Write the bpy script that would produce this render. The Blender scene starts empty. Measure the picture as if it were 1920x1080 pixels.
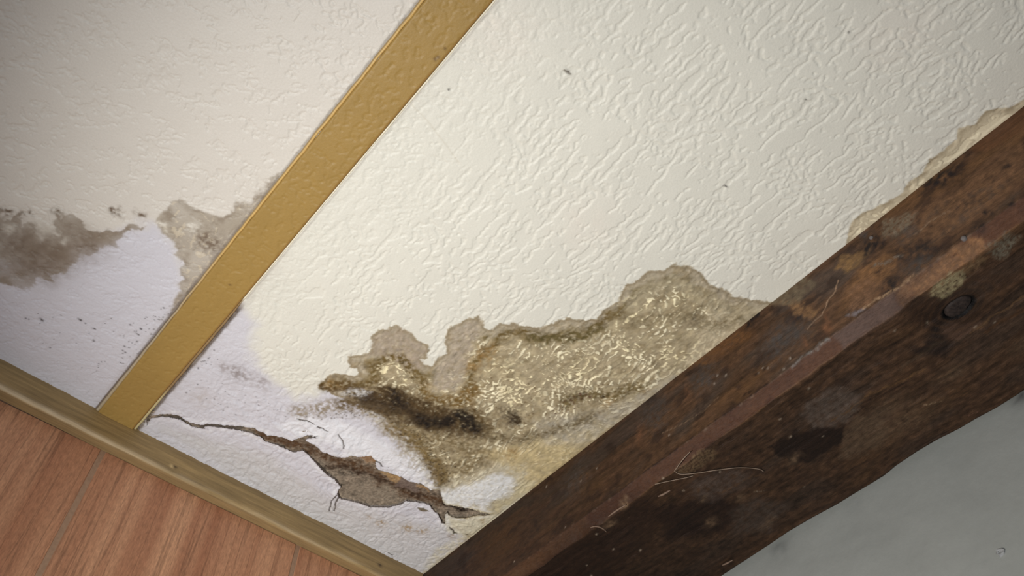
import bpy, math
import numpy as np
from mathutils import Matrix, Vector

# ------------------------------------------------------------------ camera, light, exposure
scene = bpy.context.scene
COL = scene.collection
CAMZ, CEIL = 1.5, 2.5                      # camera height, ceiling height (metres)
F_PX = 1605.3
RC = np.array([[-0.75775283, 0.65252244, -0.00501058],      # rows: camera right, down, forward in the room
               [-0.52952233, -0.61936783, -0.5796461],
               [-0.38133548, -0.43657526, 0.81485293]])
cam_data = bpy.data.cameras.new('camera')
cam_data.sensor_width = 36.0
cam_data.lens = F_PX / 1920 * 36.0
cam_data.clip_start = 0.02
cam = bpy.data.objects.new('camera', cam_data)
m = Matrix.Identity(4)
for i in range(3):
    m[i][0] = RC[0][i]; m[i][1] = -RC[1][i]; m[i][2] = -RC[2][i]
m[2][3] = CAMZ
cam.matrix_world = m
COL.objects.link(cam)
scene.camera = cam

world = bpy.data.worlds.new('room_ambient')
scene.world = world
world.use_nodes = True
bg = world.node_tree.nodes['Background']
bg.inputs['Color'].default_value = (0.86, 0.90, 1.0, 1)
bg.inputs['Strength'].default_value = 0.27

lamp_d = bpy.data.lights.new('work_lamp', 'SPOT')          # torch held beside the camera, pointed at the damage
lamp_d.energy = 88.0
lamp_d.color = (1.0, 0.985, 0.945)
lamp_d.shadow_soft_size = 0.02
lamp_d.spot_size = math.radians(85)
lamp_d.spot_blend = 1.0
lamp = bpy.data.objects.new('work_lamp', lamp_d)
LP = Vector((0.24, -0.60, 1.20))
lamp.location = LP
lamp.rotation_euler = (Vector((-0.74, -0.58, CEIL)) - LP).to_track_quat('-Z', 'Y').to_euler()
COL.objects.link(lamp)

scene.view_settings.view_transform = 'Standard'
scene.view_settings.look = 'None'
scene.view_settings.gamma = 1.0
scene.view_settings.use_curve_mapping = False
scene.view_settings.exposure = 0.0

# ------------------------------------------------------------------ helpers
def s2l(r, g, b):
    c = np.array([r, g, b], float) / 255.0
    return np.where(c <= 0.04045, c / 12.92, ((c + 0.055) / 1.055) ** 2.4)

def ray(x, y):
    return RC.T @ np.array([(x - 960) / F_PX, (y - 540) / F_PX, 1.0])
def on_z(x, y, z):                          # survey mark (photo position) -> room point on a level plane
    w = ray(x, y); w = w * ((z - CAMZ) / w[2]); return np.array([w[0], w[1], z])
def on_x(x, y, X0):
    w = ray(x, y); w = w * (X0 / w[0]); return np.array([w[0], w[1], w[2] + CAMZ])
def on_y(x, y, Y0):
    w = ray(x, y); w = w * (Y0 / w[1]); return np.array([w[0], w[1], w[2] + CAMZ])
def cz(pts):                                # survey marks on the ceiling -> xy
    return np.array([on_z(px, py, CEIL)[:2] for px, py in pts])

_G = {}
def perlin(x, y, seed):
    if seed not in _G:
        r = np.random.RandomState(seed)
        a = r.rand(256) * 2 * np.pi
        _G[seed] = (r.permutation(256), np.cos(a).astype(np.float32), np.sin(a).astype(np.float32))
    P, gx, gy = _G[seed]
    x0 = np.floor(x).astype(np.int32); y0 = np.floor(y).astype(np.int32)
    fx = (x - x0).astype(np.float32); fy = (y - y0).astype(np.float32)
    def g(ix, iy, dx, dy):
        h = P[(P[ix & 255] + iy) & 255]
        return gx[h] * dx + gy[h] * dy
    u = fx * fx * fx * (fx * (fx * 6 - 15) + 10); v = fy * fy * fy * (fy * (fy * 6 - 15) + 10)
    a = g(x0, y0, fx, fy); b = g(x0 + 1, y0, fx - 1, fy)
    c = g(x0, y0 + 1, fx, fy - 1); d = g(x0 + 1, y0 + 1, fx - 1, fy - 1)
    a = a + u * (b - a); c = c + u * (d - c)
    return 1.4 * (a + v * (c - a))

def fbm(x, y, seed, octs=4, gain=0.5):
    t = 0; amp = 1.0
    for k in range(octs):
        t = t + amp * perlin(x * 2 ** k + 17.3 * k, y * 2 ** k - 9.1 * k, seed + k); amp *= gain
    return t

def sstep(a, b, x):
    t = np.clip((x - a) / (b - a), 0, 1); return t * t * (3 - 2 * t)

def poly_sd(P, X, Y):                       # signed distance, negative inside
    P = np.asarray(P, np.float32); n = len(P)
    d = np.full(X.shape, 1e9, np.float32); ins = np.zeros(X.shape, bool)
    for i in range(n):
        ax, ay = P[i]; bx, by = P[(i + 1) % n]
        ex, ey = bx - ax, by - ay
        t = np.clip(((X - ax) * ex + (Y - ay) * ey) / max(ex * ex + ey * ey, 1e-12), 0, 1)
        d = np.minimum(d, (X - ax - t * ex) ** 2 + (Y - ay - t * ey) ** 2)
        if ay != by:
            c = ((ay > Y) != (by > Y)) & (X < (bx - ax) * (Y - ay) / (by - ay) + ax)
            ins ^= c
    d = np.sqrt(d)
    return np.where(ins, -d, d)

def line_d(P, X, Y):                        # distance to a polyline
    d = np.full(X.shape, 1e9, np.float32)
    for i in range(len(P) - 1):
        ax, ay = P[i]; bx, by = P[i + 1]
        ex, ey = bx - ax, by - ay
        t = np.clip(((X - ax) * ex + (Y - ay) * ey) / max(ex * ex + ey * ey, 1e-12), 0, 1)
        d = np.minimum(d, (X - ax - t * ex) ** 2 + (Y - ay - t * ey) ** 2)
    return np.sqrt(d)

class Sheet:
    """A painted surface: coordinates U, V (metres) per vertex and its own colour per vertex."""
    def __init__(s, U, V, base):
        s.U, s.V = U, V
        s.col = np.empty(U.shape + (3,), np.float32); s.col[:] = base
        s.wu = fbm(U * 45, V * 45, 301, 4) * 0.006
        s.wv = fbm(U * 45, V * 45, 331, 4) * 0.006
    def box(s, P, pad):
        P = np.asarray(P); u0, v0 = P.min(0) - pad; u1, v1 = P.max(0) + pad
        us, vs = s.U[0, :], s.V[:, 0]
        i = np.where((vs >= v0) & (vs <= v1))[0]; j = np.where((us >= u0) & (us <= u1))[0]
        if len(i) == 0 or len(j) == 0: return None
        return (slice(i[0], i[-1] + 1), slice(j[0], j[-1] + 1))
    def sd(s, P, warp=1.0, pad=0.06):
        b = s.box(P, pad)
        return b, poly_sd(P, s.U[b] + warp * s.wu[b], s.V[b] + warp * s.wv[b])
    def put(s, b, rgb, m):
        m = np.clip(m, 0, 1)[..., None]
        s.col[b] = s.col[b] * (1 - m) + np.asarray(rgb, np.float32) * m
    def area(s, P, rgb, a=1.0, soft=0.004, warp=1.0, noise=0.0, nscale=120, seed=11):
        b, d = s.sd(P, warp, 0.03 + soft * 2)
        mm = a * sstep(soft, -soft, d)
        if noise:
            mm = mm * np.clip(1 + noise * 2 * fbm(s.U[b] * nscale, s.V[b] * nscale, seed, 3), 0, 1.6)
        s.put(b, rgb, mm)
    def stroke(s, P, rgb, w, a=1.0, soft=0.5, warp=0.5, noise=0.0, nscale=150, seed=21):
        P = np.asarray(P)
        b = s.box(P, w * 2 + 0.012)
        if b is None: return
        d = line_d(P, s.U[b] + warp * s.wu[b], s.V[b] + warp * s.wv[b])
        mm = a * sstep(w * (1 + soft), w * (1 - soft), d)
        if noise:
            mm = mm * np.clip(1 + noise * 2 * fbm(s.U[b] * nscale, s.V[b] * nscale, seed, 3), 0, 1.6)
        s.put(b, rgb, mm)
    def blob(s, c, r, rgb, a=1.0, noise=0.6, nscale=130, seed=31, warp=1.0, asp=(1, 1)):
        c = np.asarray(c)
        b = s.box(np.array([c - r * 2.2, c + r * 2.2]), 0.0)
        if b is None: return
        dx = (s.U[b] + warp * s.wu[b] - c[0]) / asp[0]; dy = (s.V[b] + warp * s.wv[b] - c[1]) / asp[1]
        mm = a * np.exp(-(dx * dx + dy * dy) / (r * r))
        if noise:
            mm = mm * np.clip(1 + noise * 2 * fbm(s.U[b] * nscale, s.V[b] * nscale, seed, 3), 0, 1.8)
        s.put(b, rgb, mm)

def raw_mesh(name, co, quads, col=None, smooth=True, tris=None):
    me = bpy.data.meshes.new(name)
    co = np.asarray(co, np.float32); quads = np.asarray(quads, np.int32).reshape(-1, 4)
    nv, nf = len(co), len(quads)
    me.vertices.add(nv); me.vertices.foreach_set('co', co.ravel())
    me.loops.add(nf * 4); me.loops.foreach_set('vertex_index', quads.ravel())
    me.polygons.add(nf)
    me.polygons.foreach_set('loop_start', np.arange(0, nf * 4, 4, dtype=np.int32))
    me.update(calc_edges=True)
    if smooth:
        me.polygons.foreach_set('use_smooth', np.ones(nf, bool))
    if col is not None:
        at = me.color_attributes.new('surface_colour', 'FLOAT_COLOR', 'POINT')
        rgba = np.ones((nv, 4), np.float32); rgba[:, :3] = np.clip(col.reshape(-1, 3), 0.002, 1)
        at.data.foreach_set('color', rgba.ravel())
    return me

def grid_quads(nr, nc, flip=False):
    i = np.arange(nr - 1)[:, None] * nc + np.arange(nc - 1)[None, :]
    q = np.stack([i, i + 1, i + 1 + nc, i + nc], -1)
    return (q[..., ::-1] if flip else q)

def add(name, me, mat, parent=None, label=None, cat=None, group=None, kind=None):
    o = bpy.data.objects.new(name, me); COL.objects.link(o)
    if mat is not None and me is not None: me.materials.append(mat)
    if parent is not None:
        o.parent = parent; o.matrix_parent_inverse = Matrix.Translation(-parent.location)
    if label: o['label'] = label
    if cat: o['category'] = cat
    if group: o['group'] = group
    if kind: o['kind'] = kind
    return o

def mesh_py(name, v, f, smooth=False):
    me = bpy.data.meshes.new(name); me.from_pydata([tuple(map(float, p)) for p in v], [], f); me.update()
    if smooth:
        for p in me.polygons: p.use_smooth = True
    return me

def tube(name, pts, rad, sides=6):
    pts = [Vector(p) for p in pts]; v = []; f = []
    for i, p in enumerate(pts):
        t = (pts[min(i + 1, len(pts) - 1)] - pts[max(i - 1, 0)]).normalized()
        a = t.cross(Vector((0.3, 0.2, 0.9))).normalized(); b = t.cross(a)
        r = rad[i] if isinstance(rad, (list, tuple)) else rad
        for k in range(sides):
            an = 2 * math.pi * k / sides
            v.append(p + a * (r * math.cos(an)) + b * (r * math.sin(an)))
    for i in range(len(pts) - 1):
        for k in range(sides):
            k2 = (k + 1) % sides
            f.append((i * sides + k, i * sides + k2, (i + 1) * sides + k2, (i + 1) * sides + k))
    f.append(tuple(range(sides))[::-1]); n = (len(pts) - 1) * sides
    f.append(tuple(n + k for k in range(sides)))
    return mesh_py(name, v, f, True)

def bez(pts, n=10):                         # Catmull-Rom through points
    P = [np.array(p, float) for p in pts]; P = [2 * P[0] - P[1]] + P + [2 * P[-1] - P[-2]]; out = []
    for i in range(1, len(P) - 2):
        for k in range(n):
            t = k / n
            out.append(0.5 * (2 * P[i] + (P[i + 1] - P[i - 1]) * t + (2 * P[i - 1] - 5 * P[i] + 4 * P[i + 1] - P[i + 2]) * t * t
                              + (-P[i - 1] + 3 * P[i] - 3 * P[i + 1] + P[i + 2]) * t ** 3))
    out.append(P[-2]); return out

# ------------------------------------------------------------------ materials
def new_mat(name):
    mt = bpy.data.materials.new(name); mt.use_nodes = True
    nt = mt.node_tree; return mt, nt, nt.nodes['Principled BSDF']
def nd(nt, t, **kw):
    n = nt.nodes.new(t)
    for k, v in kw.items(): setattr(n, k, v)
    return n
def noise_node(nt, scale, detail=4, vec=None, rough=0.55):
    n = nd(nt, 'ShaderNodeTexNoise'); n.inputs['Scale'].default_value = scale
    n.inputs['Detail'].default_value = detail; n.inputs['Roughness'].default_value = rough
    if vec is not None: nt.links.new(vec, n.inputs['Vector'])
    return n
def coords(nt, sc=(1, 1, 1)):
    t = nd(nt, 'ShaderNodeTexCoord'); mp = nd(nt, 'ShaderNodeMapping'); mp.inputs['Scale'].default_value = sc
    nt.links.new(t.outputs['Object'], mp.inputs['Vector']); return mp.outputs['Vector']
def remap(nt, sock, a, b, lo, hi):
    r = nd(nt, 'ShaderNodeMapRange'); r.inputs[1].default_value = a; r.inputs[2].default_value = b
    r.inputs[3].default_value = lo; r.inputs[4].default_value = hi
    nt.links.new(sock, r.inputs[0]); return r.outputs[0]
def mult(nt, colsock, facsock):
    v = nd(nt, 'ShaderNodeVectorMath', operation='SCALE')
    nt.links.new(colsock, v.inputs[0]); nt.links.new(facsock, v.inputs['Scale']); return v.outputs[0]
def bump(nt, sock, strength, dist, bsdf):
    b = nd(nt, 'ShaderNodeBump'); b.inputs['Strength'].default_value = strength; b.inputs['Distance'].default_value = dist
    nt.links.new(sock, b.inputs['Height']); nt.links.new(b.outputs[0], bsdf.inputs['Normal'])

def surface_mat(name, rough, scale3, var, bscale3, bdist, nscale=1.0, spec=0.4, bstr=0.6):
    """own colour from the mesh, broken up by procedural grain and fine relief"""
    mt, nt, bs = new_mat(name)
    at = nd(nt, 'ShaderNodeAttribute', attribute_name='surface_colour')
    n1 = noise_node(nt, nscale, 5, coords(nt, scale3), 0.65)
    c = mult(nt, at.outputs['Color'], remap(nt, n1.outputs[0], 0.25, 0.75, 1 - var, 1 + var))
    nt.links.new(c, bs.inputs['Base Color'])
    n2 = noise_node(nt, nscale, 4, coords(nt, bscale3), 0.6)
    bump(nt, n2.outputs[0], bstr, bdist, bs)
    bs.inputs['Roughness'].default_value = rough
    bs.inputs['Specular IOR Level'].default_value = spec
    return mt

M_paper = surface_mat('stained_wallpaper', 0.5, (420, 420, 420), 0.05, (330, 330, 330), 0.0006, spec=0.35)
M_plaster = surface_mat('bare_old_plaster', 0.9, (260, 260, 260), 0.35, (180, 180, 180), 0.003, spec=0.1)
M_beam = surface_mat('dark_stained_timber', 0.55, (330, 120, 330), 0.30, (420, 130, 420), 0.0022, spec=0.16)
M_batten = surface_mat('tan_painted_paper', 0.5, (300, 300, 300), 0.05, (300, 300, 300), 0.0006, spec=0.35)
M_mould = surface_mat('brown_wood_veneer', 0.5, (22, 420, 420), 0.22, (25, 500, 500), 0.0005, spec=0.35)
M_wall = surface_mat('grey_smooth_paint', 0.6, (90, 90, 90), 0.03, (60, 60, 60), 0.0010, spec=0.3)

def wood_panel_mat():
    mt, nt, bs = new_mat('reddish_wood_veneer')
    v = coords(nt, (1, 1, 0.022))
    dist = noise_node(nt, 9, 3, v)
    ad = nd(nt, 'ShaderNodeVectorMath', operation='ADD')
    sc = nd(nt, 'ShaderNodeVectorMath', operation='SCALE'); sc.inputs['Scale'].default_value = 0.010
    nt.links.new(dist.outputs['Color'], sc.inputs[0]); nt.links.new(v, ad.inputs[0]); nt.links.new(sc.outputs[0], ad.inputs[1])
    broad = noise_node(nt, 26, 4, ad.outputs[0], 0.55)
    line = noise_node(nt, 58, 2.5, ad.outputs[0], 0.55)
    fleck = noise_node(nt, 380, 3, coords(nt, (1, 1, 0.22)), 0.7)
    r = nd(nt, 'ShaderNodeValToRGB')
    r.color_ramp.elements[0].position = 0.30; r.color_ramp.elements[0].color = (*s2l(170, 116, 86), 1)
    r.color_ramp.elements[1].position = 0.68; r.color_ramp.elements[1].color = (*s2l(208, 156, 120), 1)
    nt.links.new(broad.outputs[0], r.inputs[0])
    sb_ = nd(nt, 'ShaderNodeMath', operation='SUBTRACT'); sb_.inputs[1].default_value = 0.5
    ab_ = nd(nt, 'ShaderNodeMath', operation='ABSOLUTE')
    nt.links.new(line.outputs[0], sb_.inputs[0]); nt.links.new(sb_.outputs[0], ab_.inputs[0])
    dk = remap(nt, ab_.outputs[0], 0.0, 0.030, 0.68, 1.0)
    c = mult(nt, r.outputs[0], dk)
    c = mult(nt, c, remap(nt, fleck.outputs[0], 0.3, 0.7, 0.74, 1.20))
    nt.links.new(c, bs.inputs['Base Color'])
    bs.inputs['Roughness'].default_value = 0.5; bs.inputs['Specular IOR Level'].default_value = 0.3
    bump(nt, line.outputs[0], 0.4, 0.0008, bs)
    return mt
M_panel = wood_panel_mat()

def plain_mat(name, rgb, rough=0.6, var=0.1, scale=200, spec=0.3, metal=0.0):
    mt, nt, bs = new_mat(name)
    n = noise_node(nt, scale, 3, coords(nt))
    rg = nd(nt, 'ShaderNodeRGB'); rg.outputs[0].default_value = (*s2l(*rgb), 1)
    c = mult(nt, rg.outputs[0], remap(nt, n.outputs[0], 0.3, 0.7, 1 - var, 1 + var))
    nt.links.new(c, bs.inputs['Base Color'])
    bs.inputs['Roughness'].default_value = rough; bs.inputs['Specular IOR Level'].default_value = spec
    bs.inputs['Metallic'].default_value = metal
    return mt
M_groove = plain_mat('groove_backing', (166, 134, 109), 0.6, 0.1)
M_knot = plain_mat('dark_knot_wood', (40, 31, 27), 0.7, 0.6, 260)
M_thread = plain_mat('dusty_cobweb', (142, 124, 108), 0.8, 0.1)
M_splinter = plain_mat('pale_raw_splinter', (112, 92, 78), 0.8, 0.2)
M_nail = plain_mat('dull_steel', (104, 98, 96), 0.6, 0.1, 300, 0.3, 0.0)
M_chip = plain_mat('white_chipped_plaster', (146, 147, 147), 0.7, 0.1)

# ------------------------------------------------------------------ ceiling
BX = -0.772                                 # room-side face of the beam
MY = -1.143                                 # front of the moulding
BL, BR = -0.1215, -0.1865                   # edges of the tan batten
H = 0.00135
xs = np.concatenate([np.arange(-0.778, 0.30, H), np.linspace(0.32, 1.4, 28)])
ys = np.concatenate([np.arange(-1.150, 0.21, H), np.linspace(0.23, 1.4, 30)])
X, Y = np.meshgrid(xs.astype(np.float32), ys.astype(np.float32))
fine = ((X < 0.31) & (Y < 0.22)).astype(np.float32)
S = Sheet(X, Y, s2l(216.5, 213.5, 202))

# wallpaper relief: trowel-like strokes, long along the beam on the right, squiggly beside the batten
iso = sstep(-0.34, -0.13, X + 0.06 * fbm(X * 6, Y * 6, 71, 2))
ang = 0.5 * fbm(X * 9, Y * 9, 41, 2)
ca, sa = np.cos(ang), np.sin(ang)
Xr = X * ca - Y * sa * 0.35; Yr = Y * ca + X * sa * 0.35
wx = 0.0035 * fbm(X * 80, Y * 80, 45, 2)
na = perlin((X + wx + 0.12 * Y * ang * 0.2) / 0.0078, (Yr + wx) / 0.021, 51)
nb = perlin((X + 2 * wx) / 0.0056, (Y + wx) / 0.0125, 57)
nc = perlin((X + 3 * wx) / 0.0125, (Y - 3 * wx) / 0.0135, 61)
ne = perlin((X * 0.8 + Y * 0.5 + 2.5 * wx) / 0.0095, (Y * 0.8 - X * 0.5 + 2 * wx) / 0.017, 66)
gate = fbm(X * 16, Y * 16, 65, 2)
st_long = np.maximum(sstep(0.20, 0.29, na + 0.36 * gate), 0.7 * sstep(0.34, 0.44, nb + 0.40 * gate))
st_iso = np.maximum(sstep(0.24, 0.32, nc + 0.32 * gate) - 0.8 * sstep(0.36, 0.50, nc + 0.32 * gate), 0.9 * sstep(0.34, 0.43, ne + 0.30 * gate))
lf = sstep(-0.135, -0.12, X)
nl = perlin((X + 4 * wx) / 0.0165, (Y - 3 * wx) / 0.0155, 167); nm = perlin((X * 0.7 - Y * 0.7 + 3 * wx) / 0.009, (Y * 0.7 + X * 0.7 - 2 * wx) / 0.021, 169)
g_l = fbm(X * 22, Y * 22, 173, 2)
st_left = np.maximum(sstep(0.30, 0.37, nl + 0.35 * g_l) - 0.85 * sstep(0.40, 0.56, nl + 0.35 * g_l), 0.8 * sstep(0.42, 0.50, nm + 0.45 * g_l))
st_iso = st_iso * (1 - lf) + 1.15 * st_left * lf
relief = (st_long * (1 - iso) + 0.9 * st_iso * iso) * fine
flecks = sstep(0.26, 0.40, perlin((X + 1.5 * wx) / 0.0058, (Yr + 2.5 * wx) / 0.0105, 91) + 0.35 * gate)

fine_n = fbm(X * 300, Y * 300, 101, 2)
mid_n = fbm(X * 60, Y * 60, 111, 4)
low_n = fbm(X * 14, Y * 14, 121, 3)
S.col *= (1 + 0.018 * low_n + 0.012 * mid_n)[..., None]
for px, py, r in ((930, 60, .05), (1100, 420, .045), (1690, 60, .05), (1450, 640, .03)):
    S.blob(cz([(px, py)])[0], r, s2l(224, 212, 200), 0.22, 0.3, 40)

S.put((slice(None), slice(None)), s2l(209, 202, 193), 0.8 * sstep(-0.13, -0.115, X))
# cool white repaint around the lower end of the batten
lav = s2l(203, 201, 208)
S.area(cz([(-900, 200), (-420, 370), (-260, 430), (-60, 480), (40, 490), (110, 480), (190, 445), (262, 418), (300, 425), (330, 460), (345, 520), (335, 580), (400, 560),
           (452, 566), (478, 605), (470, 655), (490, 690), (520, 722), (555, 748), (590, 742), (615, 726), (660, 735), (720, 780), (775, 850),
           (810, 890), (830, 920), (900, 960), (1000, 1000), (700, 1200), (-400, 900), (-1000, 700)]), lav, 0.95, 0.016, 1.2)
S.area(cz([(520, 800), (560, 780), (640, 790), (720, 830), (810, 880), (800, 905), (700, 860), (600, 825)]), s2l(226, 226, 229), 0.7, 0.008)  # loose flap above the tear painted whiter, as if turned to the light
S.area(cz([(300, 800), (500, 850), (620, 935), (800, 980), (880, 985), (800, 1080), (540, 960)]), s2l(197, 195, 194), 0.8, 0.02)
wr = fbm(X * 30 + 3 * low_n, Y * 52, 141, 4)

# left stain
def stain_edge(P, halo, rim, inner, w_h, w_r, a=1.0, warp=1.3, soft=0.0022):
    b, d = S.sd(P, warp, 0.05)
    d = d + 0.0022 * mid_n[b] + 0.0012 * fine_n[b]
    S.put(b, inner, a * sstep(soft, -soft, d))
    S.put(b, halo, a * sstep(soft, -soft, d) * sstep(-w_h * 1.3, -w_h * 0.8, d))
    rm = np.exp(-((d + w_h) / w_r) ** 2) * np.clip(0.55 + 1.3 * mid_n[b], 0, 1.1)
    S.put(b, rim, a * rm)
    return b, d
brown_l = s2l(150, 138, 124)
PL1 = cz([(-420, 300), (-330, 340), (-250, 322), (-170, 372), (-90, 380), (-40, 400), (0, 393), (12, 415), (22, 402), (38, 400), (44, 425), (66, 418), (66, 432), (80, 452), (100, 438), (112, 428), (104, 402), (140, 410), (160, 432),
          (200, 438), (232, 430), (246, 418), (262, 418), (240, 440), (205, 462), (150, 485), (100, 515), (52, 545), (0, 530), (-90, 540), (-200, 500), (-320, 470), (-420, 400)])
PL2 = cz([(300, 432), (306, 400), (318, 382), (338, 376), (352, 384), (372, 392), (400, 404), (425, 402), (442, 388), (452, 378), (470, 372), (484, 360), (500, 346), (530, 320),
          (520, 370), (420, 480), (335, 585), (318, 590), (336, 545), (342, 500), (336, 466), (322, 446)])
b, d = S.sd(PL1, 1.4, 0.05)
dn = d + 0.004 * mid_n[b]
up = sstep(0.0025, -0.002, dn)
S.put(b, brown_l, 0.92 * up * (0.86 + 0.35 * low_n[b]))
S.put(b, s2l(132, 118, 102), 0.45 * up * sstep(0.0, 0.7, mid_n[b] + low_n[b]))
# its lower side bleeds softly into the repaint
S.area(cz([(-200, 600), (0, 545), (70, 548), (150, 500), (230, 450), (290, 430), (335, 470), (335, 560), (200, 640), (-200, 700)]), lav, 0.5, 0.016, 1.0, 0.3, 60)
b, d = S.sd(PL2, 1.2, 0.05)
dn = d + 0.003 * mid_n[b]
S.put(b, s2l(163, 152, 136), 0.9 * sstep(0.003, -0.003, dn) * (0.9 + 0.3 * low_n[b]))
S.put(b, s2l(134, 120, 104), 0.7 * sstep(0.003, -0.003, dn) * sstep(-0.016, -0.002, dn) * np.clip(0.5 + mid_n[b], 0, 1))
S.put(b, s2l(214, 200, 175), 0.5 * sstep(0, -0.01, dn) * flecks[b])
for px, py, r in ((83, 432, .013), (122, 452, .007), (363, 427, .008), (308, 422, .007), (20, 430, .008)):
    S.blob(cz([(px, py)])[0], r, s2l(214, 208, 196), 1.2, 0.4, 160)
for px, py, r in ((10, 397, .006), (38, 403, .006), (60, 398, .005), (105, 398, .006), (225, 395, .006), (262, 402, .006), (210, 393, .005), (390, 455, .02)):
    S.blob(cz([(px, py)])[0], r, s2l(118, 103, 88), 0.7, 0.8, 170)
for px, py, r in ((100, 470, .035), (30, 455, .035), (70, 500, .03), (160, 455, .025)):
    S.blob(cz([(px, py)])[0], r, s2l(120, 105, 91), 0.65, 0.25, 90)

# main stain
PM = cz([(596, 728), (606, 716), (616, 709), (632, 704), (650, 702), (662, 706), (672, 697), (669, 692), (654, 690), (652, 678), (658, 668), (674, 668), (687, 662), (697, 650), (704, 643), (694, 632),
         (698, 624), (719, 618), (731, 624), (731, 611), (746, 608), (752, 622), (772, 627), (787, 641), (803, 648), (805, 655), (801, 661), (809, 671),
         (790, 676), (798, 686), (813, 687), (821, 672), (835, 664), (840, 650), (835, 640), (841, 622), (855, 606), (878, 597), (901, 592), (898, 608),
         (909, 615), (932, 615), (940, 604), (965, 606), (989, 609), (1009, 616), (1030, 608), (1048, 601), (1080, 600), (1116, 597), (1142, 575),
         (1166, 553), (1178, 532), (1207, 517), (1246, 504), (1267, 496), (1296, 502), (1314, 517), (1341, 535), (1370, 551), (1394, 560), (1450, 566),
         (1500, 560), (1330, 720), (1100, 920), (985, 1010), (900, 1030), (850, 985), (826, 925), (808, 914), (811, 892), (802, 874), (782, 858), (768, 838), (742, 810), (722, 784), (684, 762),
         (650, 748), (620, 738)])
tan_in = s2l(166, 152, 124)
b, d = stain_edge(PM, s2l(172, 160, 138), s2l(116, 101, 66), tan_in, 0.019, 0.0085, 1.0, 0.9, 0.0016)
ins = sstep(0.001, -0.002, d)
Xb, Yb = X[b], Y[b]
deep = sstep(-0.018, -0.034, d)
S.put(b, s2l(150, 134, 104), ins * 0.7 * sstep(0.05, 0.7, mid_n[b] + 0.5 * low_n[b]))
S.put(b, s2l(190, 175, 140), deep * 0.45 * sstep(0.1, 0.6, -mid_n[b] + 0.4 * low_n[b]))
S.put(b, s2l(120, 105, 72), deep * 0.35 * sstep(0.25, 0.7, fbm(Xb * 95, Yb * 60, 171, 3)))
S.put(b, s2l(140, 125, 100), ins * sstep(0.0, -0.0025, d) * sstep(-0.0075, -0.003, d) * 0.55)
S.put(b, s2l(246, 236, 204), deep * 1.0 * flecks[b] * np.clip(0.75 + 0.9 * fbm(Xb * 26, Yb * 26, 181, 2), 0, 1))

def C1(px, py): return cz([(px, py)])[0]
# flecked bright islands and yellow foot
for px, py, r in ((735, 690, .016), (720, 700, .013), (760, 712, .012), (930, 690, .02), (970, 720, .03), (1010, 700, .03), (1090, 690, .03), (1180, 650, .02), (1260, 665, .025), (1300, 655, .02), (1200, 580, .025), (1280, 575, .022), (960, 760, .02), (1170, 600, .02)):
    c = C1(px, py); bb = S.box(np.array([c - r * 2, c + r * 2]), 0)
    g = np.exp(-((X[bb] - c[0]) ** 2 + (Y[bb] - c[1]) ** 2) / (r * r))
    S.put(bb, s2l(240, 226, 184), g * 0.95 * flecks[bb])
S.area(cz([(900, 850), (960, 838), (1060, 815), (1140, 800), (1190, 790), (1060, 900), (985, 960), (975, 905), (940, 872)]), s2l(192, 174, 132), 0.8, 0.012, 1.0, 0.25, 70)
S.area(cz([(1000, 790), (1120, 770), (1200, 735), (1265, 700), (1290, 700), (1200, 790), (1110, 840), (1020, 830)]), s2l(170, 162, 146), 0.55, 0.012, 1.0, 0.4, 70)
S.area(cz([(1330, 580), (1400, 572), (1440, 575), (1330, 670), (1280, 690), (1310, 620)]), s2l(188, 175, 148), 0.6, 0.01, 1.0, 0.3, 80)
# grey-brown halo tongues
S.area(cz([(690, 665), (705, 630), (745, 615), (800, 655), (790, 690), (765, 690), (735, 672)]), s2l(164, 150, 133), 0.75, 0.006, 1.0, 0.3)
S.area(cz([(815, 700), (845, 655), (850, 615), (890, 600), (900, 630), (880, 660), (872, 700), (850, 735), (815, 730)]), s2l(168, 155, 137), 0.8, 0.006, 1.0, 0.3)
S.area(cz([(1195, 545), (1215, 528), (1265, 512), (1310, 535), (1360, 560), (1390, 585), (1340, 590), (1290, 548), (1240, 545), (1190, 580), (1160, 600)]), s2l(160, 148, 122), 0.65, 0.006, 1.0, 0.4)
# olive rims
ol = s2l(104, 86, 50)
S.stroke(cz([(608, 722), (640, 718), (680, 722), (705, 712), (700, 690), (720, 672), (750, 672), (775, 695), (790, 715), (795, 735)]), ol, 0.008, 0.75, 0.9, 1, 0.8)
S.stroke(cz([(610, 728), (635, 724), (665, 730), (700, 745)]), s2l(84, 64, 34), 0.009, 0.8, 0.9, 1, 0.7)
S.stroke(cz([(870, 745), (885, 710), (882, 690), (915, 660), (940, 632), (970, 620), (1000, 628), (1030, 635), (1075, 632), (1110, 622), (1130, 600), (1165, 585)]), ol, 0.0075, 0.7, 0.9, 1, 0.8)
S.stroke(cz([(1000, 632), (1050, 636), (1100, 630), (1118, 618)]), s2l(98, 86, 52), 0.009, 0.7, 0.9, 1, 0.6)
S.stroke(cz([(800, 745), (830, 752), (870, 752), (890, 730)]), s2l(112, 88, 46), 0.012, 0.7, 0.9, 1, 0.8)
S.stroke(cz([(1180, 605), (1220, 600), (1290, 590), (1340, 610), (1380, 600)]), s2l(128, 114, 86), 0.010, 0.55, 0.9, 1, 0.8)
S.stroke(cz([(1060, 755), (1100, 740), (1150, 742), (1200, 722)]), s2l(116, 100, 66), 0.011, 0.7, 0.9, 1, 0.9)
for px, py, r, a in ((905, 668, .016, .7), (885, 690, .013, .7), (925, 655, .012, .6), (960, 850, .014, .5), (1140, 755, .012, .5), (625, 720, .009, .6), (880, 740, .014, .5), (800, 725, .01, .4), (1210, 735, .01, .4)):
    S.blob(C1(px, py), r, s2l(146, 116, 70), 0.72 * a, 0.8, 110)
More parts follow.
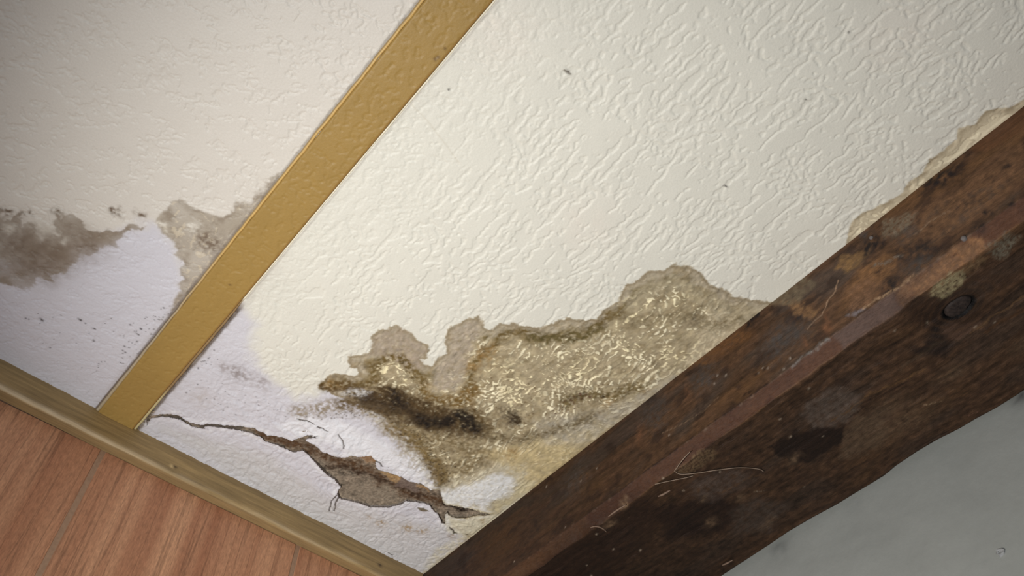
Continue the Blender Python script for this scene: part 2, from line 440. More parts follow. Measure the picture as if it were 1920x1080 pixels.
# dark mould band
dk = s2l(66, 52, 34); bk = s2l(36, 30, 24)
S.stroke(cz([(672, 748), (700, 752), (735, 742), (765, 760), (800, 778), (845, 790), (880, 785), (895, 800)]), s2l(92, 74, 46), 0.026, 0.95, 0.7, 1.2, 0.4)
S.stroke(cz([(695, 752), (720, 760), (745, 745), (765, 768), (800, 785), (835, 790)]), dk, 0.018, 1.0, 0.55, 1.2, 0.25)
S.stroke(cz([(690, 752), (728, 768), (760, 772), (800, 796), (840, 800)]), s2l(50, 40, 29), 0.011, 0.9, 0.9, 1.3, 0.35)
S.stroke(cz([(715, 742), (745, 735), (775, 755), (810, 770), (850, 778)]), s2l(76, 60, 38), 0.010, 0.8, 0.9, 1.3, 0.5)
S.stroke(cz([(780, 786), (810, 792), (835, 790)]), bk, 0.010, 0.95, 0.8, 1, 0.3)
S.stroke(cz([(862, 778), (880, 790), (890, 802), (878, 806)]), bk, 0.011, 0.95, 0.9, 1.2, 0.35)
S.stroke(cz([(735, 738), (745, 752), (760, 757)]), bk, 0.008, 0.75, 0.9, 1.2, 0.5)
S.stroke(cz([(895, 800), (920, 818), (960, 826), (1000, 820), (1060, 800), (1110, 780)]), s2l(108, 94, 68), 0.009, 0.65, 0.9, 1.2, 0.5)
S.stroke(cz([(800, 815), (850, 830), (900, 850), (870, 880)]), s2l(120, 104, 74), 0.022, 0.6, 0.9, 1.2, 0.7)
S.stroke(cz([(735, 795), (765, 818), (790, 845), (815, 870), (830, 905)]), s2l(118, 98, 58), 0.010, 0.7, 0.9, 1.2, 0.9)
for px, py, r, a in ((956, 784, .010, .85), (970, 790, .008, .8), (950, 770, .012, .5), (1090, 742, .010, .6), (1070, 748, .008, .5), (822, 905, .010, .7), (815, 890, .010, .5), (1240, 555, .01, .3), (1300, 600, .012, .4), (1130, 745, .008, .6)):
    S.blob(C1(px, py), r, s2l(70, 56, 36), a, 0.7, 190)
# soot-like fringe below the band
S.stroke(cz([(560, 772), (610, 765), (650, 760), (700, 775)]), s2l(150, 138, 122), 0.014, 0.65, 0.9, 1.2, 0.8)
S.stroke(cz([(640, 755), (690, 762), (725, 780)]), s2l(96, 80, 56), 0.010, 0.75, 0.9, 1.2, 0.9)
S.stroke(cz([(640, 742), (660, 734), (690, 738)]), s2l(205, 203, 200), 0.006, 0.6, 0.9, 1.2, 0.8)

S.stroke(cz([(700, 778), (735, 808), (762, 835), (778, 858), (798, 876), (806, 895), (806, 910)]), s2l(214, 211, 205), 0.008, 0.75, 0.9, 1.6, 1.0, 110)
S.stroke(cz([(690, 775), (728, 812), (752, 838), (770, 862), (790, 880)]), s2l(150, 134, 100), 0.010, 0.35, 0.95, 1.6, 1.3, 180, 23)
S.stroke(cz([(730, 800), (765, 822), (800, 850), (825, 885), (832, 905)]), s2l(116, 98, 66), 0.017, 0.6, 0.9, 1.4, 0.7, 90)
S.stroke(cz([(700, 765), (760, 785), (830, 805), (900, 812)]), s2l(84, 68, 46), 0.013, 0.6, 0.95, 1.4, 0.7, 110, 29)
S.stroke(cz([(785, 788), (815, 795), (842, 792)]), s2l(30, 25, 21), 0.008, 0.9, 0.9, 1.2, 0.3)
S.stroke(cz([(866, 780), (882, 792), (892, 806)]), s2l(34, 28, 22), 0.009, 0.85, 0.9, 1.3, 0.4)
S.blob(C1(960, 786), 0.011, s2l(66, 54, 38), 0.95, 0.4, 150)
S.stroke(cz([(930, 770), (938, 798), (965, 806), (990, 795)]), s2l(126, 110, 82), 0.005, 0.5, 0.95, 1.2, 0.6)
b, d = S.sd(PM, 0.9, 0.02)
m_in = sstep(0.001, -0.002, d)
streak = fbm(X[b] * 210, Y[b] * 85, 401, 3); cloud = fbm(X[b] * 75, Y[b] * 55, 411, 3)
S.col[b] *= (1 + m_in * (0.20 * streak + 0.16 * cloud))[..., None]
S.put(b, s2l(128, 113, 88), 0.55 * m_in * sstep(-0.0075, -0.0015, d + 0.003 * cloud) * np.clip(0.55 + streak + cloud, 0, 1))
# right stain along the beam
PR = cz([(1586, 460), (1590, 436), (1600, 413), (1620, 398), (1653, 384), (1693, 362), (1703, 342), (1733, 321), (1743, 297), (1773, 281), (1793, 264), (1798, 241),
         (1827, 231), (1847, 208), (1888, 202), (1920, 192), (1990, 140), (2060, 180), (1900, 300), (1640, 500)])
b, d = S.sd(PR, 0.5, 0.04)
ins = sstep(0.0015, -0.0015, d + 0.0015 * mid_n[b])
S.put(b, s2l(196, 182, 154), 0.95 * ins)
S.put(b, s2l(142, 126, 100), 0.75 * ins * sstep(-0.010, -0.001, d) * np.clip(0.6 + mid_n[b], 0, 1))
S.put(b, s2l(236, 224, 194), 0.8 * ins * sstep(-0.006, -0.012, d) * np.maximum(flecks[b], relief[b] * 0.7))
# thin dirt line where paper meets timber
b = (slice(None), slice(0, int(0.022 / H)))
edge = BX - X[b]
S.put(b, s2l(150, 132, 98), 0.6 * sstep(-0.006, -0.001, edge + 0.003 * mid_n[b]) * sstep(0.0, 0.2, -Y[b] - 0.5))

# white island left in the stain and yellowed corner
S.area(cz([(820, 926), (835, 906), (890, 888), (945, 866), (985, 878), (990, 905), (965, 935), (915, 955), (872, 955), (834, 948)]), s2l(196, 188, 166), 0.6, 0.014, 1.4, 0.4, 90)
S.area(cz([(828, 926), (842, 916), (893, 903), (940, 888), (962, 894), (964, 908), (950, 928), (915, 945), (872, 948), (840, 942)]), s2l(218, 218, 217), 0.9, 0.009, 1.5, 0.25, 160)
S.area(cz([(832, 958), (870, 970), (930, 962), (985, 925), (1010, 915), (960, 975), (900, 1020), (850, 1000), (830, 985)]), s2l(212, 206, 184), 0.8, 0.008, 1.2)
S.area(cz([(830, 935), (845, 945), (925, 962), (990, 925), (1000, 905), (980, 900), (955, 935), (915, 952), (860, 946)]), s2l(194, 182, 148), 0.7, 0.006, 1.3, 0.4, 120)
for px, py, r, a in ((765, 990, .010, .6), (795, 995, .010, .5), (715, 980, .008, .5), (845, 1005, .008, .4), (905, 975, .006, .5), (690, 968, .006, .4), (880, 1010, .008, .5)):
    S.blob(C1(px, py), r, s2l(150, 122, 74), a, 0.9, 200)
S.area(cz([(815, 1030), (900, 985), (960, 955), (890, 1020), (800, 1090), (790, 1075)]), s2l(196, 186, 156), 0.5, 0.006, 1.0, 0.4)

# smudges and mould specks
S.blob(C1(445, 700), 0.016, s2l(150, 142, 142), 0.75, 0.8, 140, asp=(1.3, 1))
S.blob(C1(490, 716), 0.014, s2l(170, 164, 166), 0.7, 0.8, 140, asp=(1.2, 1))
S.blob(C1(420, 692), 0.010, s2l(160, 152, 152), 0.6, 0.8, 140)
S.blob(C1(375, 745), 0.020, s2l(190, 184, 184), 0.6, 0.6, 100)
rs = np.random.RandomState(5)
def specks(P, n, r0, r1, rgb=(50, 44, 44)):
    P = cz(P); lo, hi = P.min(0), P.max(0); k = 0
    while k < n:
        q = lo + rs.rand(2) * (hi - lo)
        if poly_sd(P, np.array([[q[0]]], np.float32), np.array([[q[1]]], np.float32))[0, 0] > 0: continue
        S.blob(q, r0 + (r1 - r0) * rs.rand() ** 3, s2l(*rgb), 0.9, 0, warp=0.15); k += 1
specks([(200, 650), (300, 570), (335, 575), (255, 680), (170, 700)], 60, .0007, .0016)
specks([(30, 580), (250, 600), (280, 680), (100, 700)], 26, .0007, .0016)
specks([(375, 640), (400, 625), (410, 680), (350, 720), (300, 760)], 30, .0007, .0014)
specks([(330, 730), (400, 700), (520, 760), (600, 800), (400, 780)], 40, .0007, .0015, (84, 76, 76))
specks([(640, 740), (730, 790), (800, 880), (840, 910), (860, 860), (760, 790), (690, 720)], 240, .0009, .0021, (66, 52, 34))
specks([(900, 690), (1000, 720), (1200, 720), (1220, 740), (1080, 790), (980, 810), (880, 730)], 150, .0009, .0018, (96, 76, 48))
specks([(1030, 765), (1090, 735), (1110, 745), (1050, 785)], 40, .001, .002, (84, 52, 36))
specks([(560, 780), (660, 750), (700, 780), (620, 790)], 60, .0008, .0018, (90, 78, 62))
specks([(560, 830), (640, 940), (800, 960), (930, 960), (830, 900), (700, 840)], 50, .0007, .0014, (86, 74, 60))
for px, py, r in ((78, 599, .0032), (151, 600, .0025), (255, 626, .0024), (176, 616, .0018), (1592, 58, .0018), (1511, 187, .0018), (1065, 137, .0035), (841, 165, .0016), (1361, 350, .0020)):
    S.blob(C1(px, py), r, s2l(58, 50, 46), 1.0, 0, warp=0.6, asp=(1.2, .8))
S.stroke(cz([(1058, 132), (1064, 137), (1070, 139)]), s2l(120, 112, 100), 0.0012, 0.9, 0.6, 0.2)
S.stroke(cz([(770, 195), (800, 225), (835, 270), (860, 305)]), s2l(205, 200, 186), 0.0010, 0.7, 0.8, 0.1)

# gap shadow and grime painted along both sides of the batten
tdn = sstep(-0.60, -0.95, Y) 
for e, wd, a0, lo in ((BL + 0.0016, 0.0022, 0.75, 0.7), (BR - 0.0040, 0.0036, 0.95, 0.0)):
    j = np.where(np.abs(xs - e) < 0.03)[0]; b = (slice(None), slice(j[0], j[-1] + 1))
    q = np.abs(X[b] - e + 0.0009 * mid_n[b])
    S.put(b, s2l(88, 74, 62), a0 * sstep(wd * 1.5, wd * 0.4, q) * (lo + (1 - lo) * sstep(-0.80, -0.83, Y[b])))
    S.put(b, s2l(168, 158, 150), 0.45 * sstep(0.014, 0.002, q + 0.006 * mid_n[b]) * sstep(-0.6, -0.9, Y[b]) * np.clip(.5 + mid_n[b], 0, 1))
j = np.where(np.abs(xs - (BL + 0.006)) < 0.03)[0]; b = (slice(None), slice(j[0], j[-1] + 1))
S.put(b, s2l(120, 110, 104), 0.45 * sstep(0.012, 0.0, np.abs(X[b] - BL) + 0.004 * fine_n[b]) * sstep(-0.66, -0.76, Y[b]) * sstep(-1.0, -0.86, Y[b]) * np.clip(.3 + fine_n[b] * 1.3, 0, 1))

S.stroke([(BR - 0.0030, 0.3), (BR - 0.0030, -0.80)], s2l(176, 170, 160), 0.0013, 0.6, 0.7, 0.1)  # crease shadow beside the right bead, painted as a thin grey line
# the torn crack
PC = cz([(275, 790), (276, 783.5), (286, 779), (306, 776), (335, 777), (345, 786), (361, 793), (376, 796), (387, 793.5), (407, 795), (428, 797), (446, 798), (475, 801), (488, 807),
         (501, 815), (527, 818), (547, 826), (563, 820), (573, 816), (597, 817.5), (575, 822), (573, 826), (590, 831), (604, 844), (638, 855), (660, 851), (679, 854), (696, 852),
         (704, 861), (706, 874), (718, 881), (754, 891), (766, 899), (791, 905), (807, 916), (824, 916), (827, 924), (832, 941), (860, 947), (888, 952), (923, 962),
         (893, 964), (874, 968), (846, 966), (838, 959), (834, 961), (835, 981), (828, 977), (822, 963), (813, 955), (804, 944), (790, 940), (760, 937), (752, 942),
         (732, 948), (693, 947), (671, 940), (640, 933), (632, 922), (639, 910), (627, 895), (610, 883), (588, 860), (568, 843), (550, 847), (519, 832), (498, 827), (488, 818), (470, 810),
         (444, 805), (426, 803), (394, 798.5), (382, 800), (390, 805), (376, 802), (361, 799), (348, 793.5), (340, 787), (330, 784), (304, 780.5), (283, 784), (278, 792)])
bC = S.box(PC, 0.09)
jag = 0.0011 * fbm(X[bC] * 170, Y[bC] * 170, 211, 3)
sd = poly_sd(PC, X[bC], Y[bC]) + jag
curl0 = fbm(X[bC] * 28, Y[bC] * 28, 221, 3)
S.put(bC, s2l(150, 138, 124), 0.35 * sstep(0.0016, 0.0, sd))
S.put(bC, s2l(236, 236, 236), 0.5 * sstep(0.0018, 0.0035, sd) * sstep(0.012, 0.004, sd) * np.clip(.6 + curl0, 0, 1))
# hairline cracks
HAIR = [([(558, 785), (578, 790), (590, 797)], .0012), ([(596, 800), (606, 803), (615, 809)], .0011), ([(634, 813), (641, 822), (646, 838)], .0012), ([(618, 958), (622, 940), (632, 925)], .0010),
        ([(626, 957), (630, 942), (635, 928)], .0012), ([(706, 862), (714, 866), (717, 872)], .0012), ([(843, 987), (849, 993), (853, 1000)], .0016), ([(576, 817), (600, 816)], .0009),
        ([(728, 1036), (738, 1042)], .0012), ([(276, 790), (276, 796)], .001)]
for P, w in HAIR: S.stroke(cz(P), s2l(74, 64, 56), w, 0.95, 0.5, 0.35)
S.area(cz([(783, 951), (795, 950), (804, 957), (790, 958)]), s2l(96, 84, 54), 0.9, 0.001, 0.3)
S.blob(C1(854, 1000), 0.003, s2l(90, 84, 60), 1, 0, warp=.5); S.blob(C1(875, 1002), 0.003, s2l(96, 84, 60), 1, 0, warp=.5)

# heights (towards the room = down)
inmain = np.zeros_like(X)
b, d = S.sd(PM, 0.9, 0.02); inmain[b] = sstep(0.004, -0.01, d)
Z = -0.00110 * relief * (1 - 0.55 * inmain) + 0.0007 * flecks * inmain * fine
lavm = np.zeros_like(X)
b, d = S.sd(cz([(-260, 600), (100, 560), (300, 430), (330, 560), (440, 590), (520, 740), (640, 760), (740, 830), (830, 920), (990, 960), (790, 1100), (-300, 900)]), 1.0, 0.06)
lavm[b] = sstep(0.02, -0.02, d)
Z = Z * (1 - 0.3 * lavm) + lavm * ((0.0004 + 0.0010 * sstep(-0.16, -0.30, X) * sstep(-0.86, -0.98, Y)) * wr + 0.0002 * fine_n) + 0.0005 * low_n + 0.00008 * fine_n
Z += inmain * 0.0008 * mid_n
# loose paper sagging and curling round the tear
curl_n = 0.55 + 0.6 * fbm(X[bC] * 28, Y[bC] * 28, 221, 3)
wide = sstep(-0.36, -0.50, X[bC]) * 0.7 + 0.3
sdp = np.maximum(sd, 0)
Z[bC] += wide * (0.0022 * np.exp(-sdp / 0.008) * np.clip(curl_n, 0.1, 1.4) + 0.002 * np.exp(-(sdp / 0.045) ** 2))
for px, py, r, a in ((640, 835, .03, .003), (760, 870, .035, .002), (900, 925, .035, .004), (600, 900, .05, .002), (720, 960, .04, .0015), (880, 985, .02, .002)):
    c = C1(px, py); Z += (a * np.exp(-((X - c[0]) ** 2 + (Y - c[1]) ** 2) / (r * r))).astype(np.float32)
for P, w in HAIR:
    P = cz(P); bb = S.box(P, 0.02); dd = line_d(P, X[bb], Y[bb])
    Z[bb] += -0.0016 * sstep(w * 1.6, w * .5, dd) + 0.0012 * np.exp(-dd / 0.004)
Z -= 0.0025 * sstep(0.004, 0.001, np.abs(X - (BR - 0.0035))) * sstep(-0.80, -0.83, Y)
Z *= np.where((X < BX + 0.004) | (Y < MY - 0.001), 0.2, 1)

CX, CY = X.copy(), Y.copy()                 # pull the paper's torn rim onto the tear outline
gy, gx = np.gradient(sd, H, H)
near = np.abs(sd) < 0.75 * H
CX[bC] -= np.where(near, sd * gx, 0); CY[bC] -= np.where(near, sd * gy, 0)
SD = np.full(X.shape, 1.0, np.float32); SD[bC] = sd
inside = (SD <= 0.75 * H)
co = np.stack([CX, CY, CEIL - Z], -1).reshape(-1, 3)
nr, ncn = X.shape
Q = grid_quads(nr, ncn, True)
iq = inside[:-1, :-1] & inside[1:, :-1] & inside[:-1, 1:] & inside[1:, 1:]
SDn = SD.copy(); SDn[np.abs(SD) < 0.75 * H] = 0
hole = iq & ((SDn[:-1, :-1] + SDn[1:, :-1] + SDn[:-1, 1:] + SDn[1:, 1:]) < 0)
keep = Q[~hole]
# torn thickness: a skirt from the rim up to the bare plaster
sk_v, sk_q = [], []; nxt = len(co); remapv = {}
hi, hj = np.where(hole); hs = set(zip(hi.tolist(), hj.tolist()))
def skv(k):
    global nxt
    if k not in remapv:
        remapv[k] = nxt; nxt += 1; p = co[k]; sk_v.append((p[0], p[1], CEIL + 0.0010))
    return remapv[k]
for i, j in hs:
    for di, dj, a, c in ((-1, 0, (0, 0), (0, 1)), (1, 0, (1, 1), (1, 0)), (0, -1, (1, 0), (0, 0)), (0, 1, (0, 1), (1, 1))):
        if (i + di, j + dj) not in hs:
            va = (i + a[0]) * ncn + j + a[1]; vc = (i + c[0]) * ncn + j + c[1]
            sk_q.append((va, vc, skv(vc), skv(va)))
col = S.col.reshape(-1, 3)
if sk_v:
    co = np.concatenate([co, np.array(sk_v, np.float32)])
    col = np.concatenate([col, np.tile(s2l(150, 138, 124).astype(np.float32), (len(sk_v), 1))])
    keep = np.concatenate([keep, np.array(sk_q, np.int64)])
used = np.zeros(len(co), bool); used[keep.ravel()] = True
idx = np.cumsum(used) - 1
ceiling = add('ceiling', raw_mesh('ceiling', co[used], idx[keep], col[used]), M_paper,
              label='cream textured wallpaper ceiling with brown damp stains, black mould and a torn crack', cat='ceiling', kind='structure')

# bare plaster showing through the tear
px0, py0 = PC.min(0) - 0.012; px1, py1 = PC.max(0) + 0.012
HP = 0.0014
PX, PY = np.meshgrid(np.arange(px0, px1, HP, dtype=np.float32), np.arange(py0, py1, HP, dtype=np.float32))
T = Sheet(PX, PY, s2l(128, 115, 100))
p1 = fbm(PX * 55, PY * 55, 231, 4); p2 = fbm(PX * 150, PY * 150, 241, 3)
p3 = fbm(PX * 320, PY * 320, 247, 2)
T.col *= (1 + 0.46 * p1 + 0.45 * p2 + 0.3 * p3)[..., None]
T.stroke(cz([(490, 812), (540, 832), (590, 845), (640, 868), (690, 880), (720, 905), (780, 930), (830, 940)]), s2l(84, 62, 44), 0.012, 0.8, 0.8, 1.2, 0.4)
T.stroke(cz([(610, 872), (660, 880), (720, 905), (790, 932)]), s2l(60, 46, 36), 0.004, 0.8, 0.9, 1.5, 0.4)
T.area(cz([(672, 856), (700, 852), (706, 868), (690, 866)]), s2l(142, 110, 80), 0.8, 0.004, 1.0, 0.3)
T.area(cz([(716, 884), (750, 893), (748, 905), (728, 902)]), s2l(160, 130, 92), 0.9, 0.002, 1.0, 0.2)
T.area(cz([(778, 904), (800, 914), (806, 924), (785, 916)]), s2l(152, 122, 88), 0.85, 0.002, 1.0, 0.2)
T.area(cz([(750, 895), (780, 905), (786, 925), (745, 912)]), s2l(112, 96, 88), 0.8, 0.004, 1.0)
T.area(cz([(650, 900), (740, 915), (750, 940), (690, 945), (640, 928)]), s2l(138, 126, 110), 0.6, 0.01, 1.5, 0.5)
T.stroke(cz([(830, 945), (850, 955), (890, 957)]), s2l(40, 32, 26), 0.005, 0.95, 0.7, 1.2, 0.4)
T.stroke(cz([(276, 790), (340, 784), (380, 798), (450, 803)]), s2l(84, 76, 68), 0.006, 0.9, 0.5)
PZ = CEIL + 0.0012 - 0.0009 * p1 - 0.0009 * p2 - 0.0003 * p3
pco = np.stack([PX, PY, PZ], -1).reshape(-1, 3)
sdpl = poly_sd(PC, PX, PY) < 0.008
pk = sdpl[:-1, :-1]
pq = grid_quads(PX.shape[0], PX.shape[1], True)[pk]
us = np.zeros(len(pco), bool); us[pq.ravel()] = True; ix = np.cumsum(us) - 1
o = add('exposed_plaster', raw_mesh('exposed_plaster', pco[us], ix[pq], T.col.reshape(-1, 3)[us]), M_plaster, ceiling)
o['label'] = 'grey-brown bare plaster showing through the torn paper'

# ------------------------------------------------------------------ tan batten
def strip_grid(us, vs):
    return np.meshgrid(np.asarray(us, np.float32), np.asarray(vs, np.float32))
bw = 0.0022
u = np.concatenate([[BR + 0.002, BR + 0.0022, BR + 0.0035], np.arange(BR + 0.0045, BL - 0.0052, 0.0016), [BL - 0.005, BL - 0.0034, BL - 0.0032]])
v = np.concatenate([np.arange(MY - 0.002, 0.21, 0.0016), np.linspace(0.22, 1.4, 12)])
U, V = strip_grid(u, v)
B = Sheet(U, V, s2l(156, 126, 69))
q = perlin((U + 0.003 * fbm(U * 90, V * 90, 251, 2)) / 0.009, V / 0.012, 253)
rel = sstep(0.18, 0.28, q + 0.25 * fbm(U * 20, V * 20, 255, 2)) - 0.7 * sstep(0.32, 0.46, q + 0.25 * fbm(U * 20, V * 20, 255, 2))
B.col *= (1 + 0.04 * fbm(U * 25, V * 12, 257, 3))[..., None]
for px, py in ((822, 105), (834, 90), (817, 109), (434, 530)):
    B.blob(cz([(px, py)])[0], 0.0018, s2l(96, 70, 40), 0.9, 0, warp=.3)
B.stroke([(BR + 0.003, 0.3), (BR + 0.003, -1.143)], s2l(150, 112, 60), 0.0016, 0.7, 0.5, 0.1)  # darker tan line painted for the shaded right edge of the strip
prof = np.interp(u, [BR + 0.002, BR + 0.0022, BR + 0.0045, BL - 0.0052, BL - 0.0034, BL - 0.0032], [0.0, 0.0035, 0.0046, 0.0046, 0.0036, 0.0])
ZB = CEIL - 0.0008 - prof[None, :] + 0.0008 * rel * (prof > 0.004)[None, :]
batten = add('tan_batten', None, None, label='flat tan-painted batten running diagonally across the cream ceiling', cat='batten')
batten.location = (0.5 * (BL + BR), 0.0, CEIL)
add('painted_strip', raw_mesh('painted_strip', np.stack([U, V, ZB], -1).reshape(-1, 3), grid_quads(*U.shape, True), B.col), M_batten, batten)
def bead(c, w, hgt, colfun, lab, seed):
    t = np.linspace(-1, 1, 9); vv = np.concatenate([np.arange(MY - 0.002, 0.21, 0.003), np.linspace(0.22, 1.4, 8)])
    Tt, VV = strip_grid(t, vv)
    ww = w(VV); wob = 0.0006 * fbm(VV * 30, VV * 0 + seed, seed, 3)
    XX = c(VV) + wob + Tt * ww * 0.5
    ZZ = CEIL + 0.0006 - hgt(VV) * np.sqrt(np.clip(1 - Tt ** 2, 0, 1)) - 0.0003 * fbm(VV * 120, Tt * 2, seed + 3, 2)
    cc = colfun(Tt, VV)
    o = add('edge_bead', raw_mesh('edge_bead', np.stack([XX, VV, ZZ], -1).reshape(-1, 3), grid_quads(*Tt.shape, True), cc), M_batten, batten)
    o['label'] = lab
def mixc(a, b, tt): return (a * (1 - tt[..., None]) + b * tt[..., None]).astype(np.float32)
low = lambda VV: sstep(-0.78, -0.90, VV)
def colL(Tt, VV):
    c = mixc(s2l(206, 172, 108), s2l(178, 164, 138), sstep(-0.70, -0.95, VV))  # lighter tan imitates the lit left edge; greyer filler near the moulding
    n = fbm(VV * 80, Tt * 3, 261, 3); c = c * (1 + 0.12 * n)[..., None]
    g = sstep(0.15, 0.5, Tt) * (0.5 + 0.4 * sstep(-0.7, -0.95, VV)); return mixc(c, s2l(108, 94, 82), g)
def colR(Tt, VV):
    c = mixc(s2l(236, 228, 206), s2l(150, 124, 88), sstep(-0.795, -0.81, VV + 0.01 * fbm(VV * 60, Tt, 263, 2)))
    c = mixc(c, s2l(200, 186, 140), sstep(-1.02, -1.06, VV)); return c * (1 + 0.1 * fbm(VV * 80, Tt * 3, 265, 3))[..., None]
bead(lambda VV: BL - 0.0012 + 0.0008 * sstep(-1.0, -1.13, VV), lambda VV: 0.0048 + 0.0035 * sstep(-0.9, -1.12, VV), lambda VV: 0.0034 + 0 * VV, colL, 'thin filler line, greyish and cracked near the moulding', 7)
bead(lambda VV: BR + 0.0008 - 0.0006 * low(VV), lambda VV: 0.0042 + 0.0016 * low(VV), lambda VV: 0.0024 + 0 * VV, colR, 'thin cream filler line turning brown towards the moulding', 9)

# ------------------------------------------------------------------ timber beam
ZT = CAMZ + 0.868; ZB0 = CAMZ + 0.854; CH = -0.790
yb = np.concatenate([np.arange(-1.168, 0.22, 0.0019), np.linspace(0.23, 1.4, 30)])
EDGE = [(1352, 1080), (1440, 1022), (1477, 997), (1527, 968), (1567, 947), (1627, 910), (1657, 892), (1677, 875), (1720, 847), (1757, 825), (1800, 803), (1830, 785), (1867, 765), (1910, 738), (1920, 731)]
EP = np.array([on_z(px, py, ZB0) for px, py in EDGE])
o_ = np.argsort(EP[:, 1]); ey, ex = EP[o_, 1], EP[o_, 0]
ext = np.array([-1.17, -1.0, -0.85]); exx = np.array([-1.030, -1.022, -1.028])
ey2 = np.concatenate([ext, ey, [0.1, 0.4, 1.4]]); ex2 = np.concatenate([exx, ex, [-1.03, -1.022, -1.03]])
back = np.interp(yb, ey2, ex2)
# profile parameter: side (0..ns) chamfer, soffit, back
ns, nch, nb_, nk = 72, 12, 130, 8
ss = np.linspace(0, 1, ns); sc_ = np.linspace(0, 1, nch)[1:]; sb = np.linspace(0, 1, nb_)[1:]; sk = np.linspace(0, 1, nk)[1:]
arr_n = fbm(yb * 9, yb * 0 + .5, 271, 4)
arr_n2 = fbm(yb * 22, yb * 0 + 3.5, 273, 4)
rows = []; V2 = []
for k, y in enumerate(yb):
    zt = ZT + 0.0022 * arr_n[k]; chx = CH + 0.0022 * arr_n2[k]
    side = np.stack([np.full(ns, BX), (CEIL + 0.004) + (zt - CEIL - 0.004) * ss], 1)
    cham = np.stack([BX + (chx - BX) * sc_, zt + (ZB0 - zt) * sc_], 1)
    sof = np.stack([chx + (back[k] - chx) * sb, np.full(nb_ - 1, ZB0)], 1)
    bkf = np.stack([back[k] - 0.004 * sk, ZB0 + (CEIL + 0.004 - ZB0) * sk], 1)
    rows.append(np.concatenate([side, cham, sof, bkf]))
rows = np.array(rows)                        # (ny, np, 2)
npf = rows.shape[1]
i_s, i_c, i_b = ns, ns + nch - 1, ns + nch - 1 + nb_ - 1
YY = np.repeat(yb[:, None], npf, 1)
# unrolled coordinates for paint: U across the faces, V along the beam
side_len = CEIL - ZT
Ucoord = np.concatenate([np.linspace(0, side_len, ns), side_len + 0.0228 * sc_, side_len + 0.0228 + (0.237) * sb, 0.46 + 0.14 * sk])
UU, VV = np.meshgrid(Ucoord.astype(np.float32), yb.astype(np.float32))
def pS(px, py):                              # mark on the side face
    p = on_x(px, py, BX); return (CEIL - p[2], p[1])
def pB(px, py):                              # mark on the soffit
    p = on_z(px, py, ZB0); return (side_len + 0.0228 + (CH - p[0]), p[1])
def pC(px, py):                              # mark on the chamfer
    p = on_x(px, py, 0.5 * (BX + CH)); return (side_len + 0.0114, p[1])
W = Sheet(UU, VV, s2l(112, 82, 60))
g1 = fbm(UU * 42, VV * 9, 281, 4); g2 = fbm(UU * 130, VV * 16, 291, 4); g3 = fbm(UU * 16, VV * 6, 301, 3); g4 = fbm(UU * 30, VV * 22, 305, 4)
W.col *= (1 + 0.28 * g2 + 0.20 * g1)[..., None]
g5 = fbm(UU * 120, VV * 75, 307, 4)
W.col *= (1 + 0.34 * g5)[..., None]
W.put((slice(None), slice(None)), s2l(136, 98, 64), 0.6 * sstep(0.1, 0.6, g3))
W.put((slice(None), slice(None)), s2l(96, 84, 76), 0.6 * sstep(0.1, 0.55, -g3))
W.put((slice(None), slice(None)), s2l(66, 48, 40), 0.65 * sstep(0.2, 0.65, g4))
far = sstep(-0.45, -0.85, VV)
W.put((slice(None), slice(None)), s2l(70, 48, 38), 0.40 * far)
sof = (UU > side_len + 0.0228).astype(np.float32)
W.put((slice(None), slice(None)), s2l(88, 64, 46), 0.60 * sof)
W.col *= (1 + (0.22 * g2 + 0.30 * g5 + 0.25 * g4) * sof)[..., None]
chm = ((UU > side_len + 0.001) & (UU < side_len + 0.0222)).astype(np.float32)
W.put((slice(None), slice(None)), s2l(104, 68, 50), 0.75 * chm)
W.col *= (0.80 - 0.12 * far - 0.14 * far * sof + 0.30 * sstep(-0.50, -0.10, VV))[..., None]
def PSs(l): return np.array([pS(*p) for p in l])
def PBs(l): return np.array([pB(*p) for p in l])
A = W.area
# side face marks
A(PSs([(1695, 540), (1726, 515), (1760, 490), (1788, 466), (1832, 443), (1842, 458), (1819, 484), (1790, 505), (1765, 525), (1740, 540)]), s2l(178, 130, 90), 0.9, 0.004, 1.0, 0.6, 160)
A(PSs([(1560, 512), (1580, 482), (1632, 468), (1622, 492), (1590, 508)]), s2l(168, 130, 86), 0.75, 0.004, 1.0, 0.3)
A(PSs([(1440, 575), (1475, 578), (1520, 600), (1530, 585), (1490, 560)]), s2l(166, 126, 88), 0.8, 0.004, 1.0, 0.5)
A(PSs([(1330, 650), (1400, 610), (1415, 625), (1380, 650), (1320, 690), (1290, 690)]), s2l(134, 94, 60), 0.8, 0.008, 1.0, 0.4)
A(PSs([(1435, 575), (1500, 520), (1530, 530), (1500, 570), (1470, 580)]), s2l(138, 120, 96), 0.7, 0.004, 1.0, 0.4)
A(PSs([(1610, 500), (1680, 480), (1690, 500), (1660, 520), (1640, 545), (1590, 560)]), s2l(170, 124, 82), 0.5, 0.008, 1.0, 0.5)
A(PSs([(1590, 545), (1630, 520), (1650, 540), (1640, 560), (1590, 590)]), s2l(150, 112, 84), 0.6, 0.006, 1.0, 0.5)
A(PSs([(1680, 430), (1760, 380), (1860, 320), (1920, 270), (1920, 330), (1850, 400), (1760, 450), (1700, 460)]), s2l(146, 108, 78), 0.6, 0.008, 1.0, 0.6)
A(PSs([(1660, 415), (1720, 400), (1700, 435), (1660, 450)]), s2l(150, 132, 110), 0.6, 0.006, 1.0, 0.8, 200)
A(PSs([(1840, 450), (1875, 430), (1900, 435), (1880, 470), (1850, 480)]), s2l(150, 138, 118), 0.6, 0.004, 1.0, 0.9, 300)
A(PSs([(1850, 230), (1920, 200), (1960, 210), (1900, 260), (1840, 290), (1820, 280)]), s2l(128, 88, 60), 0.7, 0.006)
